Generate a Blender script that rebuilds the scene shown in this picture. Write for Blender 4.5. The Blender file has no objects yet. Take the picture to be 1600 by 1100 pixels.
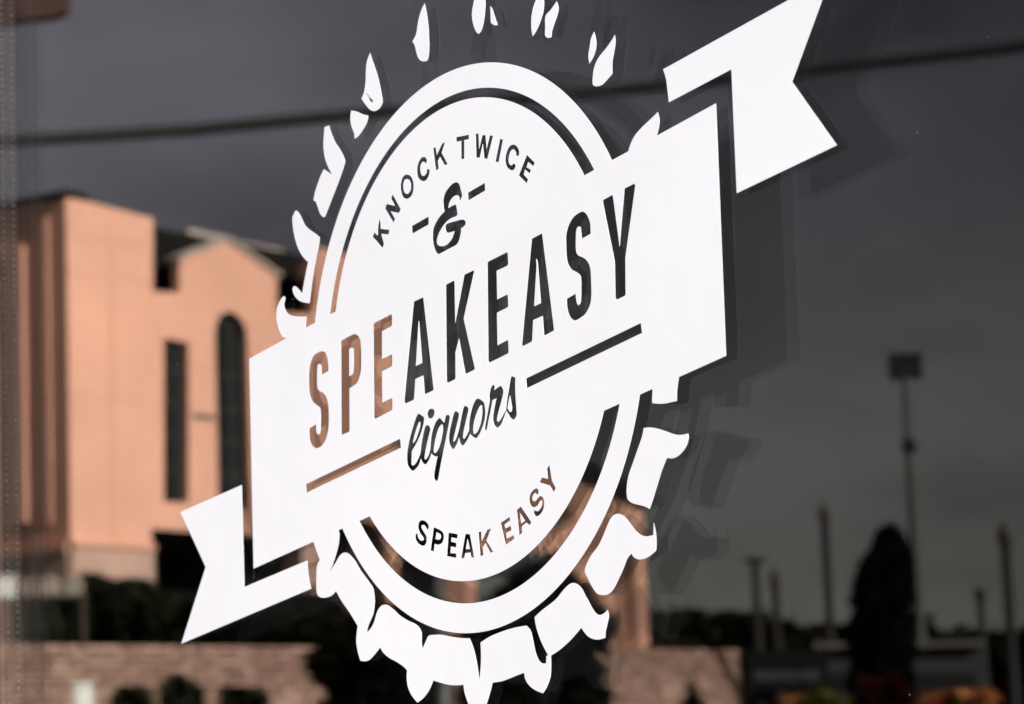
import bpy, bmesh, math, random
from mathutils import Vector, Matrix
R = math.radians
sc = bpy.context.scene
col = sc.collection

# ------------------------------------------------------------------ camera
# world: the glass is the plane y = 0, the street is y < 0, z is up
CAM = Vector((0.94380918, -0.67527401, -0.16698828))
ROT = Matrix(((0.59055587, 0.13378607, 0.79582979),
              (0.80622296, -0.05463464, -0.58908369),
              (-0.03533132, 0.98950308, -0.1401262)))
FOC = 4500.0                                   # focal length in photo pixels (1600 wide)
cd = bpy.data.cameras.new('camera')
cd.sensor_width = 36; cd.lens = FOC / 1600 * 36
cd.clip_start = 0.02; cd.clip_end = 3000
cd.dof.use_dof = True; cd.dof.focus_distance = 1.13; cd.dof.aperture_fstop = 21
cam = bpy.data.objects.new('camera', cd); col.objects.link(cam)
cam.matrix_world = Matrix.Translation(CAM) @ ROT.to_4x4()
sc.camera = cam

# ------------------------------------------------------------------ light
SUN_DIR = Vector((0.973, -0.23, 0)).normalized()      # street side, low from the right
SUN_EL = R(27)
w = bpy.data.worlds.new('World'); sc.world = w; w.use_nodes = True
nt = w.node_tree; nt.nodes.clear()
out = nt.nodes.new('ShaderNodeOutputWorld'); bg = nt.nodes.new('ShaderNodeBackground')
sky = nt.nodes.new('ShaderNodeTexSky'); sky.sky_type = 'NISHITA'; sky.sun_disc = False
sky.sun_elevation = SUN_EL; sky.sun_rotation = math.atan2(SUN_DIR.x, SUN_DIR.y)
tc = nt.nodes.new('ShaderNodeTexCoord')
mp = nt.nodes.new('ShaderNodeMapping'); mp.inputs['Scale'].default_value = (0.962, 0.962, 2.505); mp.inputs['Location'].default_value = (-7.123, -8.296, -7.683)
n1 = nt.nodes.new('ShaderNodeTexNoise'); n1.inputs['Scale'].default_value = 2.413
n1.inputs['Detail'].default_value = 5; n1.inputs['Roughness'].default_value = 0.55
cr = nt.nodes.new('ShaderNodeValToRGB')
cr.color_ramp.elements[0].position = 0.28; cr.color_ramp.elements[0].color = (0.62, 0.60, 0.66, 1)
cr.color_ramp.elements[1].position = 0.62; cr.color_ramp.elements[1].color = (3.55, 3.5, 3.5, 1)
mx = nt.nodes.new('ShaderNodeMix'); mx.data_type = 'RGBA'; mx.inputs[0].default_value = 0.93
L = nt.links.new
L(tc.outputs['Generated'], mp.inputs['Vector']); L(mp.outputs[0], n1.inputs['Vector'])
L(n1.outputs['Fac'], cr.inputs['Fac'])
sx = nt.nodes.new('ShaderNodeSeparateXYZ'); L(tc.outputs['Generated'], sx.inputs[0])
hz = nt.nodes.new('ShaderNodeMapRange'); hz.interpolation_type = 'SMOOTHSTEP'      # the cloud deck thins towards the horizon, all round
hz.inputs['From Min'].default_value = 0.0; hz.inputs['From Max'].default_value = 0.20
hz.inputs['To Min'].default_value = 1.3; hz.inputs['To Max'].default_value = 0.92
L(sx.outputs['Z'], hz.inputs['Value'])
ml = nt.nodes.new('ShaderNodeVectorMath'); ml.operation = 'SCALE'
tn = nt.nodes.new('ShaderNodeMix'); tn.data_type = 'RGBA'
tn.inputs[6].default_value = (1.05, 1.0, 0.92, 1); tn.inputs[7].default_value = (1.03, 0.93, 1.055, 1)
th = nt.nodes.new('ShaderNodeMapRange'); th.inputs['From Min'].default_value = 0.05; th.inputs['From Max'].default_value = 0.22
L(sx.outputs['Z'], th.inputs['Value']); L(th.outputs[0], tn.inputs[0])
tm = nt.nodes.new('ShaderNodeVectorMath'); tm.operation = 'MULTIPLY'
L(cr.outputs[0], tm.inputs[0]); L(tn.outputs[2], tm.inputs[1])
L(tm.outputs[0], ml.inputs[0]); L(hz.outputs[0], ml.inputs['Scale'])
L(sky.outputs[0], mx.inputs[6]); L(ml.outputs[0], mx.inputs[7])
L(mx.outputs[2], bg.inputs['Color']); bg.inputs['Strength'].default_value = 0.05
L(bg.outputs[0], out.inputs['Surface'])

sl = bpy.data.lights.new('sun', 'SUN'); sl.energy = 5.0; sl.angle = R(0.5); sl.color = (1, 0.93, 0.85)
so = bpy.data.objects.new('sun', sl); col.objects.link(so)
sdir = Vector((SUN_DIR.x * math.cos(SUN_EL), SUN_DIR.y * math.cos(SUN_EL), math.sin(SUN_EL)))
so.rotation_euler = sdir.to_track_quat('Z', 'Y').to_euler()

vs = sc.view_settings
vs.view_transform = 'Standard'; vs.look = 'None'; vs.gamma = 1; vs.use_curve_mapping = False
vs.exposure = 1.6
cy = sc.cycles
cy.use_denoising = True; cy.use_adaptive_sampling = False
cy.max_bounces = 14; cy.transmission_bounces = 12; cy.glossy_bounces = 10; cy.diffuse_bounces = 3
cy.caustics_reflective = False; cy.caustics_refractive = True
cy.sample_clamp_indirect = 12

# ------------------------------------------------------------------ helpers
def tag(o, label=None, cat=None, group=None, kind=None):
    if label: o['label'] = label
    if cat: o['category'] = cat
    if group: o['group'] = group
    if kind: o['kind'] = kind
    return o

def empty(name, loc=(0, 0, 0), label=None, cat=None, group=None):
    o = bpy.data.objects.new(name, None); col.objects.link(o)
    o.location = loc; o.empty_display_size = 0.1
    return tag(o, label, cat, group)

def link(name, me, mat=None, parent=None):
    o = bpy.data.objects.new(name, me); col.objects.link(o)
    if mat is not None and not me.materials: me.materials.append(mat)
    if parent is not None:
        o.parent = parent
        o.matrix_parent_inverse = Matrix.Translation(-Vector(parent.location)) if parent.parent is None else Matrix.Translation(-Vector(world_loc(parent)))
    return o

def world_loc(o):
    # parents are only ever translated
    l = Vector(o.location); p = o
    if p.parent is not None:
        l = l + p.matrix_parent_inverse.translation + world_loc(p.parent)
    return l

def from_bm(name, bm, mat=None, parent=None, smooth=False):
    bmesh.ops.recalc_face_normals(bm, faces=bm.faces)
    me = bpy.data.meshes.new(name); bm.to_mesh(me); bm.free()
    if smooth:
        for p in me.polygons: p.use_smooth = True
    return link(name, me, mat, parent)

def add_box(bm, c, s, rz=0.0, bev=0.0):
    r = bmesh.ops.create_cube(bm, size=1)
    vs_ = r['verts']
    bmesh.ops.scale(bm, verts=vs_, vec=s)
    if bev:
        es = list({e for v in vs_ for e in v.link_edges})
        bv = bmesh.ops.bevel(bm, geom=es, offset=bev, segments=2, affect='EDGES')
        vs_ = list({v for f in bv['faces'] for v in f.verts} | {v for v in vs_ if v.is_valid})
    if rz: bmesh.ops.rotate(bm, verts=vs_, cent=(0, 0, 0), matrix=Matrix.Rotation(rz, 3, 'Z'))
    bmesh.ops.translate(bm, verts=vs_, vec=c)

def box(name, c, s, mat, parent=None, rz=0.0, bev=0.0):
    bm = bmesh.new(); add_box(bm, c, s, rz, bev); return from_bm(name, bm, mat, parent)

def add_lathe(bm, prof, c, seg=20):
    # prof: list of (r, z) from the bottom up
    rings = []
    for r, z in prof:
        rings.append([bm.verts.new((c[0] + r * math.cos(2 * math.pi * k / seg), c[1] + r * math.sin(2 * math.pi * k / seg), c[2] + z)) for k in range(seg)])
    for a, b in zip(rings, rings[1:]):
        for k in range(seg): bm.faces.new((a[k], a[(k + 1) % seg], b[(k + 1) % seg], b[k]))
    bm.faces.new(rings[0][::-1]); bm.faces.new(rings[-1])

def lathe(name, prof, c, mat, parent=None, seg=20):
    bm = bmesh.new(); add_lathe(bm, prof, c, seg); return from_bm(name, bm, mat, parent, smooth=True)

def add_tube(bm, pts, rad, seg=8):
    pts = [Vector(p) for p in pts]; rings = []
    for i, p in enumerate(pts):
        t = (pts[min(i + 1, len(pts) - 1)] - pts[max(i - 1, 0)]).normalized()
        a = t.orthogonal().normalized() if abs(t.z) > 0.9 else t.cross(Vector((0, 0, 1))).normalized()
        b = t.cross(a)
        r = rad[i] if isinstance(rad, (list, tuple)) else rad
        rings.append([bm.verts.new(p + a * r * math.cos(2 * math.pi * k / seg) + b * r * math.sin(2 * math.pi * k / seg)) for k in range(seg)])
    for u, v in zip(rings, rings[1:]):
        for k in range(seg): bm.faces.new((u[k], u[(k + 1) % seg], v[(k + 1) % seg], v[k]))
    bm.faces.new(rings[0][::-1]); bm.faces.new(rings[-1])

# -------------------------------------------------------------- materials
def mat(name, base, rough=0.6, metal=0.0, noise=None, bump=0.0, bscale=20.0, spec=0.5):
    m = bpy.data.materials.new(name); m.use_nodes = True
    t = m.node_tree; b = t.nodes['Principled BSDF']
    b.inputs['Base Color'].default_value = (*base, 1)
    b.inputs['Roughness'].default_value = rough; b.inputs['Metallic'].default_value = metal
    b.inputs['Specular IOR Level'].default_value = spec
    if noise:
        amt, scale, det = noise
        tx = t.nodes.new('ShaderNodeTexCoord'); n = t.nodes.new('ShaderNodeTexNoise')
        n.inputs['Scale'].default_value = scale; n.inputs['Detail'].default_value = det
        r = t.nodes.new('ShaderNodeValToRGB')
        r.color_ramp.elements[0].position = 0.3; r.color_ramp.elements[1].position = 0.7
        r.color_ramp.elements[0].color = (*[c * (1 - amt) for c in base], 1)
        r.color_ramp.elements[1].color = (*[min(1, c * (1 + amt)) for c in base], 1)
        t.links.new(tx.outputs['Object'], n.inputs['Vector']); t.links.new(n.outputs['Fac'], r.inputs['Fac'])
        t.links.new(r.outputs[0], b.inputs['Base Color'])
    if bump:
        tx = t.nodes.new('ShaderNodeTexCoord'); n = t.nodes.new('ShaderNodeTexNoise')
        n.inputs['Scale'].default_value = bscale; n.inputs['Detail'].default_value = 4
        bp = t.nodes.new('ShaderNodeBump'); bp.inputs['Strength'].default_value = bump; bp.inputs['Distance'].default_value = 0.01
        t.links.new(tx.outputs['Object'], n.inputs['Vector']); t.links.new(n.outputs['Fac'], bp.inputs['Height'])
        t.links.new(bp.outputs[0], b.inputs['Normal'])
    return m

M = {
 'vinyl': mat('white_vinyl', (0.675, 0.715, 0.795), 0.5, noise=(0.045, 6, 4), bump=0.01, bscale=60, spec=0.3),
 'alu': mat('spacer_aluminium', (0.30, 0.28, 0.27), 0.22, 0.9),
 'alu_dark': mat('spacer_dimple', (0.32, 0.29, 0.27), 0.4, 0.7),
 'frame': mat('dark_bronze_frame', (0.035, 0.030, 0.028), 0.4, 0.6),
 'stucco': mat('shop_stucco', (0.30, 0.26, 0.22), 0.85, noise=(0.12, 3, 5), bump=0.2, bscale=90),
 'interior': mat('dark_interior_paint', (0.03, 0.03, 0.03), 0.9),
 'asphalt': mat('asphalt', (0.05, 0.05, 0.052), 0.9, noise=(0.25, 1.5, 6), bump=0.3, bscale=120),
 'concrete': mat('pavement_concrete', (0.28, 0.27, 0.25), 0.85, noise=(0.12, 2.0, 6), bump=0.15, bscale=80),
 'grass': mat('verge_ground', (0.06, 0.075, 0.03), 0.95, noise=(0.35, 0.5, 6), bump=0.4, bscale=30),
 'peach': mat('peach_render', (0.645, 0.335, 0.24), 0.85, noise=(0.08, 0.5, 6), bump=0.15, bscale=14),
 'peach_base': mat('pale_plinth_render', (0.42, 0.265, 0.21), 0.85, noise=(0.10, 0.6, 5), bump=0.15, bscale=14),
 'joint': mat('render_joint', (0.60, 0.315, 0.215), 0.9),
 'coping': mat('pale_coping', (0.42, 0.35, 0.32), 0.7, noise=(0.1, 2, 4)),
 'slate': mat('dark_slate_roof', (0.008, 0.007, 0.006), 0.75, noise=(0.3, 3, 4), spec=0.1),
 'winglass': mat('dark_window_glass', (0.012, 0.014, 0.014), 0.15),
 'winframe': mat('dark_window_frame', (0.03, 0.03, 0.03), 0.5),
 'greyglass': mat('grey_window_glass', (0.13, 0.135, 0.13), 0.2),
 'opening_shade': mat('shadowed_lobby', (0.02, 0.017, 0.015), 0.8),  # near-black colour paints the shade inside the openings
 'block_a': mat('wall_block_tan', (0.335, 0.198, 0.152), 0.9, noise=(0.22, 5, 4), bump=0.5, bscale=18),
 'block_b': mat('wall_block_rose', (0.265, 0.155, 0.122), 0.9, noise=(0.22, 5, 4), bump=0.5, bscale=18),
 'block_c': mat('wall_block_pale', (0.42, 0.27, 0.215), 0.9, noise=(0.2, 5, 4), bump=0.5, bscale=18),
 'mortar': mat('wall_mortar', (0.12, 0.072, 0.058), 0.95),
 'leaf_dark': mat('dark_leaf', (0.020, 0.024, 0.012), 0.6, noise=(0.4, 1.2, 3), spec=0.2),
 'leaf_black': mat('evergreen_leaf', (0.010, 0.011, 0.007), 0.7, noise=(0.4, 1.2, 3), spec=0.1),
 'leaf_olive': mat('olive_leaf', (0.045, 0.040, 0.018), 0.6, noise=(0.4, 1.2, 3), spec=0.2),
 'leaf_brown': mat('brown_leaf', (0.022, 0.018, 0.010), 0.7, noise=(0.4, 0.3, 3), spec=0.1),
 'leaf_lime': mat('lime_leaf', (0.15, 0.15, 0.035), 0.6, noise=(0.3, 3, 3), spec=0.2),
 'leaf_maroon': mat('maroon_leaf', (0.055, 0.010, 0.008), 0.6, noise=(0.4, 3, 3), spec=0.2),
 'fl_orange': mat('orange_flower', (0.40, 0.13, 0.03), 0.6, noise=(0.3, 5, 3)),
 'fl_red': mat('red_flower', (0.50, 0.014, 0.018), 0.6, noise=(0.3, 5, 3)),
 'bark': mat('bark', (0.05, 0.035, 0.025), 0.9, noise=(0.3, 8, 5), bump=0.6, bscale=25),
 'pole_grey': mat('galvanised_pole', (0.14, 0.14, 0.135), 0.55, 0.3, noise=(0.1, 4, 4)),
 'pole_dark': mat('dark_pole', (0.016, 0.016, 0.016), 0.6, 0.0, spec=0.2),
 'mast': mat('mast_grey', (0.075, 0.073, 0.070), 0.7, 0.0, spec=0.2),
 'terracotta': mat('terracotta_cap', (0.05, 0.032, 0.024), 0.8),
 'cable': mat('black_cable', (0.012, 0.012, 0.012), 0.6),
 'wood': mat('utility_pole_wood', (0.09, 0.06, 0.04), 0.9, noise=(0.3, 4, 5)),
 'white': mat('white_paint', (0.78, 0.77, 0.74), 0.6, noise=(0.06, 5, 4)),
 'glint_slat': mat('glint_slat_colour', (0.55, 0.46, 0.38), 0.7, noise=(0.15, 5, 4)),
 'brown': mat('brown_canopy', (0.055, 0.020, 0.015), 0.8, noise=(0.2, 2, 3)),
 'sign_dark': mat('sign_face', (0.006, 0.006, 0.0065), 0.6, spec=0.15),
 'sign_mark': mat('sign_marks', (0.06, 0.06, 0.062), 0.7),
 'grey_fascia': mat('grey_fascia', (0.022, 0.023, 0.026), 0.7, noise=(0.15, 1, 4)),
 'pale_fascia': mat('pale_fascia', (0.10, 0.09, 0.085), 0.8, noise=(0.1, 1, 4)),
}
gm = bpy.data.materials.new('float_glass'); gm.use_nodes = True
t_ = gm.node_tree; t_.nodes.clear()
go = t_.nodes.new('ShaderNodeOutputMaterial'); gg = t_.nodes.new('ShaderNodeBsdfGlass')
gg.inputs['IOR'].default_value = 1.52; gg.inputs['Roughness'].default_value = 0; gg.inputs['Color'].default_value = (0.965, 0.975, 0.97, 1)
t_.links.new(gg.outputs[0], go.inputs['Surface'])
M['glass'] = gm

# ------------------------------------------------------------- projections
def ray(px, py):
    return ROT @ Vector(((px - 800) / FOC, -(py - 550) / FOC, -1))
def on_glass(px, py):
    v = ray(px, py); k = -CAM.y / v.y; p = CAM + v * k
    return (p.x, p.z)
def at(px, py, D):
    # where a thing seen in the glass at this point, D metres off (measured along the bounced line), stands in the street
    v = ray(px, py); k = D / math.hypot(v.x, v.y); p = CAM + v * k
    return Vector((p.x, -p.y, p.z))
GZ = CAM.z - 1.05                                # ground level
def foot(px, D):
    p = at(px, 900, D); return Vector((p.x, p.y, GZ))

class Plane:
    """A vertical wall plane in the street. s runs along it, w out of it, z up."""
    def __init__(self, px, D, az):
        v = ray(px, 700); k = D / math.hypot(v.x, v.y)
        self.o = Vector((CAM.x + v.x * k, CAM.y + v.y * k))
        a = R(az); self.d = Vector((math.sin(a), math.cos(a))); self.n = Vector((math.cos(a), -math.sin(a)))
        if self.n.dot(Vector((CAM.x, CAM.y)) - self.o) < 0: self.n = -self.n
    def sz(self, px, py, off=0.0):
        v = ray(px, py); c2 = Vector((CAM.x, CAM.y)); v2 = Vector((v.x, v.y))
        k = (self.o + self.n * off - c2).dot(self.n) / v2.dot(self.n)
        p = c2 + v2 * k
        return ((p - self.o).dot(self.d), CAM.z + v.z * k)
    def pt(self, s, z, w_=0.0):
        p = self.o + self.d * s + self.n * w_
        return Vector((p.x, -p.y, z))
    def rz(self):
        return math.atan2(-self.d.y, self.d.x)

def polymesh(name, loops, w0, w1, mapf):
    """Flat outline (first loop) with holes (the rest), given depth w0..w1, placed with mapf(u, v, w)."""
    cu = bpy.data.curves.new(name, 'CURVE'); cu.dimensions = '2D'; cu.fill_mode = 'BOTH'
    for lp in loops:
        sp = cu.splines.new('POLY'); sp.points.add(len(lp) - 1)
        for p, q in zip(sp.points, lp): p.co = (q[0], q[1], 0, 1)
        sp.use_cyclic_u = True
    cu.extrude = (w1 - w0) / 2
    tmp = bpy.data.objects.new(name, cu)
    me = bpy.data.meshes.new_from_object(tmp)
    bpy.data.objects.remove(tmp); bpy.data.curves.remove(cu)
    me.name = name
    mid = (w0 + w1) / 2
    for v in me.vertices: v.co = mapf(v.co.x, v.co.y, v.co.z + mid)
    bm = bmesh.new(); bm.from_mesh(me)
    bmesh.ops.remove_doubles(bm, verts=bm.verts, dist=1e-6)
    bmesh.ops.recalc_face_normals(bm, faces=bm.faces); bm.to_mesh(me); bm.free()
    me.materials.clear()
    for p in me.polygons: p.use_smooth = False
    return me

# ------------------------------------------------------------- ground etc.
def slab(name, x0, x1, y0, y1, z0, z1, m):
    return tag(box(name, ((x0 + x1) / 2, (y0 + y1) / 2, (z0 + z1) / 2), (x1 - x0, y1 - y0, z1 - z0), m), kind='structure')
slab('ground', -900, 900, -1200, 300, GZ - 0.60, GZ - 0.14, M['grass'])
slab('road', -600, 600, -12.0, -3.2, GZ - 0.139, GZ - 0.12, M['asphalt'])
slab('parking_lot', -400, 60, -34, -14.5, GZ - 0.139, GZ - 0.115, M['asphalt'])
slab('pavement', -60, 60, -3.0, -0.05, GZ - 0.139, GZ, M['concrete'])
slab('kerb', -60, 60, -3.2, -3.0, GZ - 0.139, GZ + 0.002, M['coping'])

# ------------------------------------------------------- shop front, window
WX0, WX1, WZ0, WZ1 = -0.4257, 0.62, -0.78, 0.95
shop = empty('shop_building', (0, 0.3, GZ), 'tan stucco shop front that holds the decal window, dark inside', 'shop')
def shopbox(name, a, b, m):
    return box(name, [(p + q) / 2 for p, q in zip(a, b)], [q - p for p, q in zip(a, b)], m, shop)
shopbox('wall', (-6, -0.02, GZ), (WX0 - 0.0705, 0.025, 3.2), M['stucco'])
shopbox('wall', (WX1 + 0.0705, -0.02, GZ), (6, 0.025, 3.2), M['stucco'])
shopbox('wall', (WX0 - 0.07, -0.02, GZ), (WX1 + 0.07, 0.025, WZ0 - 0.0705), M['stucco'])
shopbox('wall', (WX0 - 0.07, -0.02, WZ1 + 0.0705), (WX1 + 0.07, 0.025, 3.2), M['stucco'])
shopbox('interior_floor', (-6, 0.028, GZ - 0.10), (6, 8, GZ - 0.002), M['interior'])
shopbox('interior_ceiling', (-6, 0.028, 2.6), (6, 8, 2.7), M['interior'])
shopbox('interior_back_wall', (-6, 8.002, GZ), (6, 8.1, 2.7), M['interior'])
shopbox('interior_side_wall', (-6.1, 0.028, GZ), (-6.002, 8, 2.7), M['interior'])
shopbox('interior_side_wall', (6.002, 0.028, GZ), (6.1, 8, 2.7), M['interior'])

win = empty('shop_window', (0.1, 0.012, WZ0), 'double glazed shop window mirroring the street and dark sky behind the decal', 'window')
def winbox(name, a, b, m, par=None):
    return box(name, [(p + q) / 2 for p, q in zip(a, b)], [q - p for p, q in zip(a, b)], m, par or win)
G0, G1, G2, G3 = 0.0, 0.006, 0.018, 0.024
winbox('outer_pane', (WX0 - 0.012, G0, WZ0 - 0.012), (WX1 + 0.012, G1, WZ1 + 0.012), M['glass'])
winbox('inner_pane', (WX0 - 0.012, G2, WZ0 - 0.012), (WX1 + 0.012, G3, WZ1 + 0.012), M['glass'])
e = 0.0004
spb = winbox('spacer_bar', (WX0 - 0.0065, G1 + e, WZ0), (WX0, G2 - e, WZ1), M['alu'])
winbox('spacer_bar', (WX1, G1 + e, WZ0), (WX1 + 0.0065, G2 - e, WZ1), M['alu'])
winbox('spacer_bar', (WX0 - 0.0065, G1 + e, WZ0 - 0.0067), (WX1 + 0.0065, G2 - e, WZ0 - 0.0002), M['alu'])
winbox('spacer_bar', (WX0 - 0.0065, G1 + e, WZ1 + 0.0002), (WX1 + 0.0065, G2 - e, WZ1 + 0.0067), M['alu'])
# two rows of dimpled perforations and a raised seam down the spacer
bm = bmesh.new()
z = WZ0 + 0.004
while z < WZ1:
    for yy in (0.0148, 0.0090):
        rr = 0.00095
        ring = [bm.verts.new((WX0 + 0.0001, yy + rr * math.cos(k * math.pi / 4), z + rr * 0.95 * math.sin(k * math.pi / 4))) for k in range(8)]
        ring2 = [bm.verts.new((WX0 + 0.00042, yy + rr * 0.72 * math.cos(k * math.pi / 4), z + rr * 0.7 * math.sin(k * math.pi / 4))) for k in range(8)]
        c_ = bm.verts.new((WX0 + 0.00015, yy, z))
        for k in range(8):
            bm.faces.new((ring[k], ring[(k + 1) % 8], ring2[(k + 1) % 8], ring2[k]))
            bm.faces.new((ring2[k], ring2[(k + 1) % 8], c_))
    z += 0.0036
pf = from_bm('perforations', bm, M['alu_dark'], spb); pf['kind'] = 'stuff'
winbox('seam', (WX0 + 0.00005, 0.0117, WZ0), (WX0 + 0.0007, 0.0122, WZ1), M['alu'], spb)
winbox('seam', (WX0 + 0.00005, 0.0066, WZ0), (WX0 + 0.0007, 0.0071, WZ1), M['alu'], spb)
for nm, a, b in (('jamb', (WX0 - 0.07, -0.0035, WZ0 - 0.07), (WX0 - 0.0135, 0.026, WZ1 + 0.07)),
                 ('jamb', (WX1 + 0.0135, -0.0035, WZ0 - 0.07), (WX1 + 0.07, 0.026, WZ1 + 0.07)),
                 ('sill', (WX0 - 0.013, -0.012, WZ0 - 0.07), (WX1 + 0.013, 0.026, WZ0 - 0.0135)),
                 ('head', (WX0 - 0.013, -0.0035, WZ1 + 0.0135), (WX1 + 0.013, 0.026, WZ1 + 0.07))):
    winbox(nm, a, b, M['frame'])

# flecks of dust stuck to the outer face
bm = bmesh.new(); rg = random.Random(12)
for _ in range(70):
    x, z, q = rg.uniform(-0.42, 0.32), rg.uniform(-0.16, 0.24), rg.uniform(0.00008, 0.00024)
    k = rg.uniform(0.5, 1.6)
    bm.faces.new([bm.verts.new((x + q * math.cos(a * math.pi / 3) * rg.uniform(.7, 1.2), -0.00001, z + q * k * math.sin(a * math.pi / 3))) for a in range(6)])
o = from_bm('dust_flecks', bm, M['stucco'], win); o['kind'] = 'stuff'

# ------------------------------------------------------------------- decal
TILE = {'P': (0, 0, 1), 'T1': (420, 60, 5), 'T2': (420, 270, 5), 'T3': (620, 0, 4), 'T4': (860, 100, 5), 'T5': (560, 200, 5),
        'T6': (1000, 0, 5), 'T7': (1000, 150, 5), 'T8': (960, 500, 7.857), 'L1': (460, 480, 6.667), 'L2': (460, 600, 6.667),
        'L3': (620, 420, 6.667), 'L4': (620, 560, 6.667), 'L5': (800, 350, 6.667), 'L6': (800, 480, 6.667), 'L7': (860, 280, 10),
        'L8': (630, 640, 7.97), 'B1': (270, 740, 4.075), 'B2': (480, 800, 6.667), 'B3': (540, 935, 6.667), 'B4': (720, 935, 6.667),
        'B5': (880, 780, 6.667), 'B6': (930, 600, 6.667), 'B7': (640, 720, 6.667), 'B8': (380, 430, 6.667)}
def trace(txt, n=6):
    """'T1 12,34c 56,78 ...' -> outline on the glass in metres; c marks a corner, a leading ! makes every point one."""
    allc = txt.startswith('!'); tl = None; P = []
    for tok in txt.lstrip('!').split():
        if tok in TILE: tl = TILE[tok]; continue
        c = allc or tok.endswith('c'); u, v = tok.rstrip('c').split(',')
        P.append((*on_glass(tl[0] + float(u) / tl[2], tl[1] + float(v) / tl[2]), c))
    if allc: return [(p[0], p[1]) for p in P]
    N = len(P); res = []
    for i in range(N):
        p1, p2 = P[i], P[(i + 1) % N]
        p0 = P[i - 1] if not p1[2] else None
        p3 = P[(i + 2) % N] if not p2[2] else None
        a1 = Vector(p1[:2]); a2 = Vector(p2[:2]); d = (a2 - a1).length
        if p1[2] and p2[2]: res.append(tuple(a1)); continue
        t1 = t2 = None
        if p0 is not None:
            a0 = Vector(p0[:2]); t1 = ((a2 - a0) / max(1e-9, (a1 - a0).length + d)) * d
        if p3 is not None:
            a3 = Vector(p3[:2]); t2 = ((a3 - a1) / max(1e-9, (a3 - a2).length + d)) * d
        if t1 is None: t1 = (a2 - a1) * 1.5 - t2 * 0.5
        if t2 is None: t2 = (a2 - a1) * 1.5 - t1 * 0.5
        for k in range(n):
            s = k / n
            q = a1 * (2 * s**3 - 3 * s**2 + 1) + t1 * (s**3 - 2 * s**2 + s) + a2 * (3 * s**2 - 2 * s**3) + t2 * (s**3 - s**2)
            res.append((q.x, q.y))
    return res

dec = empty('window_decal', (*[0, -0.0005], 0), 'white vinyl liquor shop emblem of a bottle cap and ribbon banner on the glass', 'decal')
YB, TH = -0.00004, 0.00006          # the vinyl lies on the outer face of the glass
def grow(loop, d):
    n = len(loop); a = sum(loop[i][0] * loop[(i + 1) % n][1] - loop[(i + 1) % n][0] * loop[i][1] for i in range(n))
    sg_ = 1 if a > 0 else -1; res = []
    for i in range(n):
        p0, p1, p2 = (Vector(loop[k % n]) for k in (i - 1, i, i + 1))
        e1, e2 = p1 - p0, p2 - p1
        if e1.length < 1e-7 or e2.length < 1e-7: res.append(tuple(p1)); continue
        n1_ = Vector((e1.y, -e1.x)).normalized() * sg_; n2_ = Vector((e2.y, -e2.x)).normalized() * sg_
        m_ = n1_ + n2_
        m_ = m_ / max(0.35, m_.dot(m_) / 2) if m_.length > 1e-6 else n1_
        res.append(tuple(p1 + m_ * d))
    return res

def vinyl(name, loops, lift=0.0, label=None):
    me = polymesh(name, loops, 0, TH, lambda u, v, w_: Vector((u, YB - lift - w_, v)))
    o = link(name, me, M['vinyl'], dec)
    if label: o['label'] = label
    return o

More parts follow.
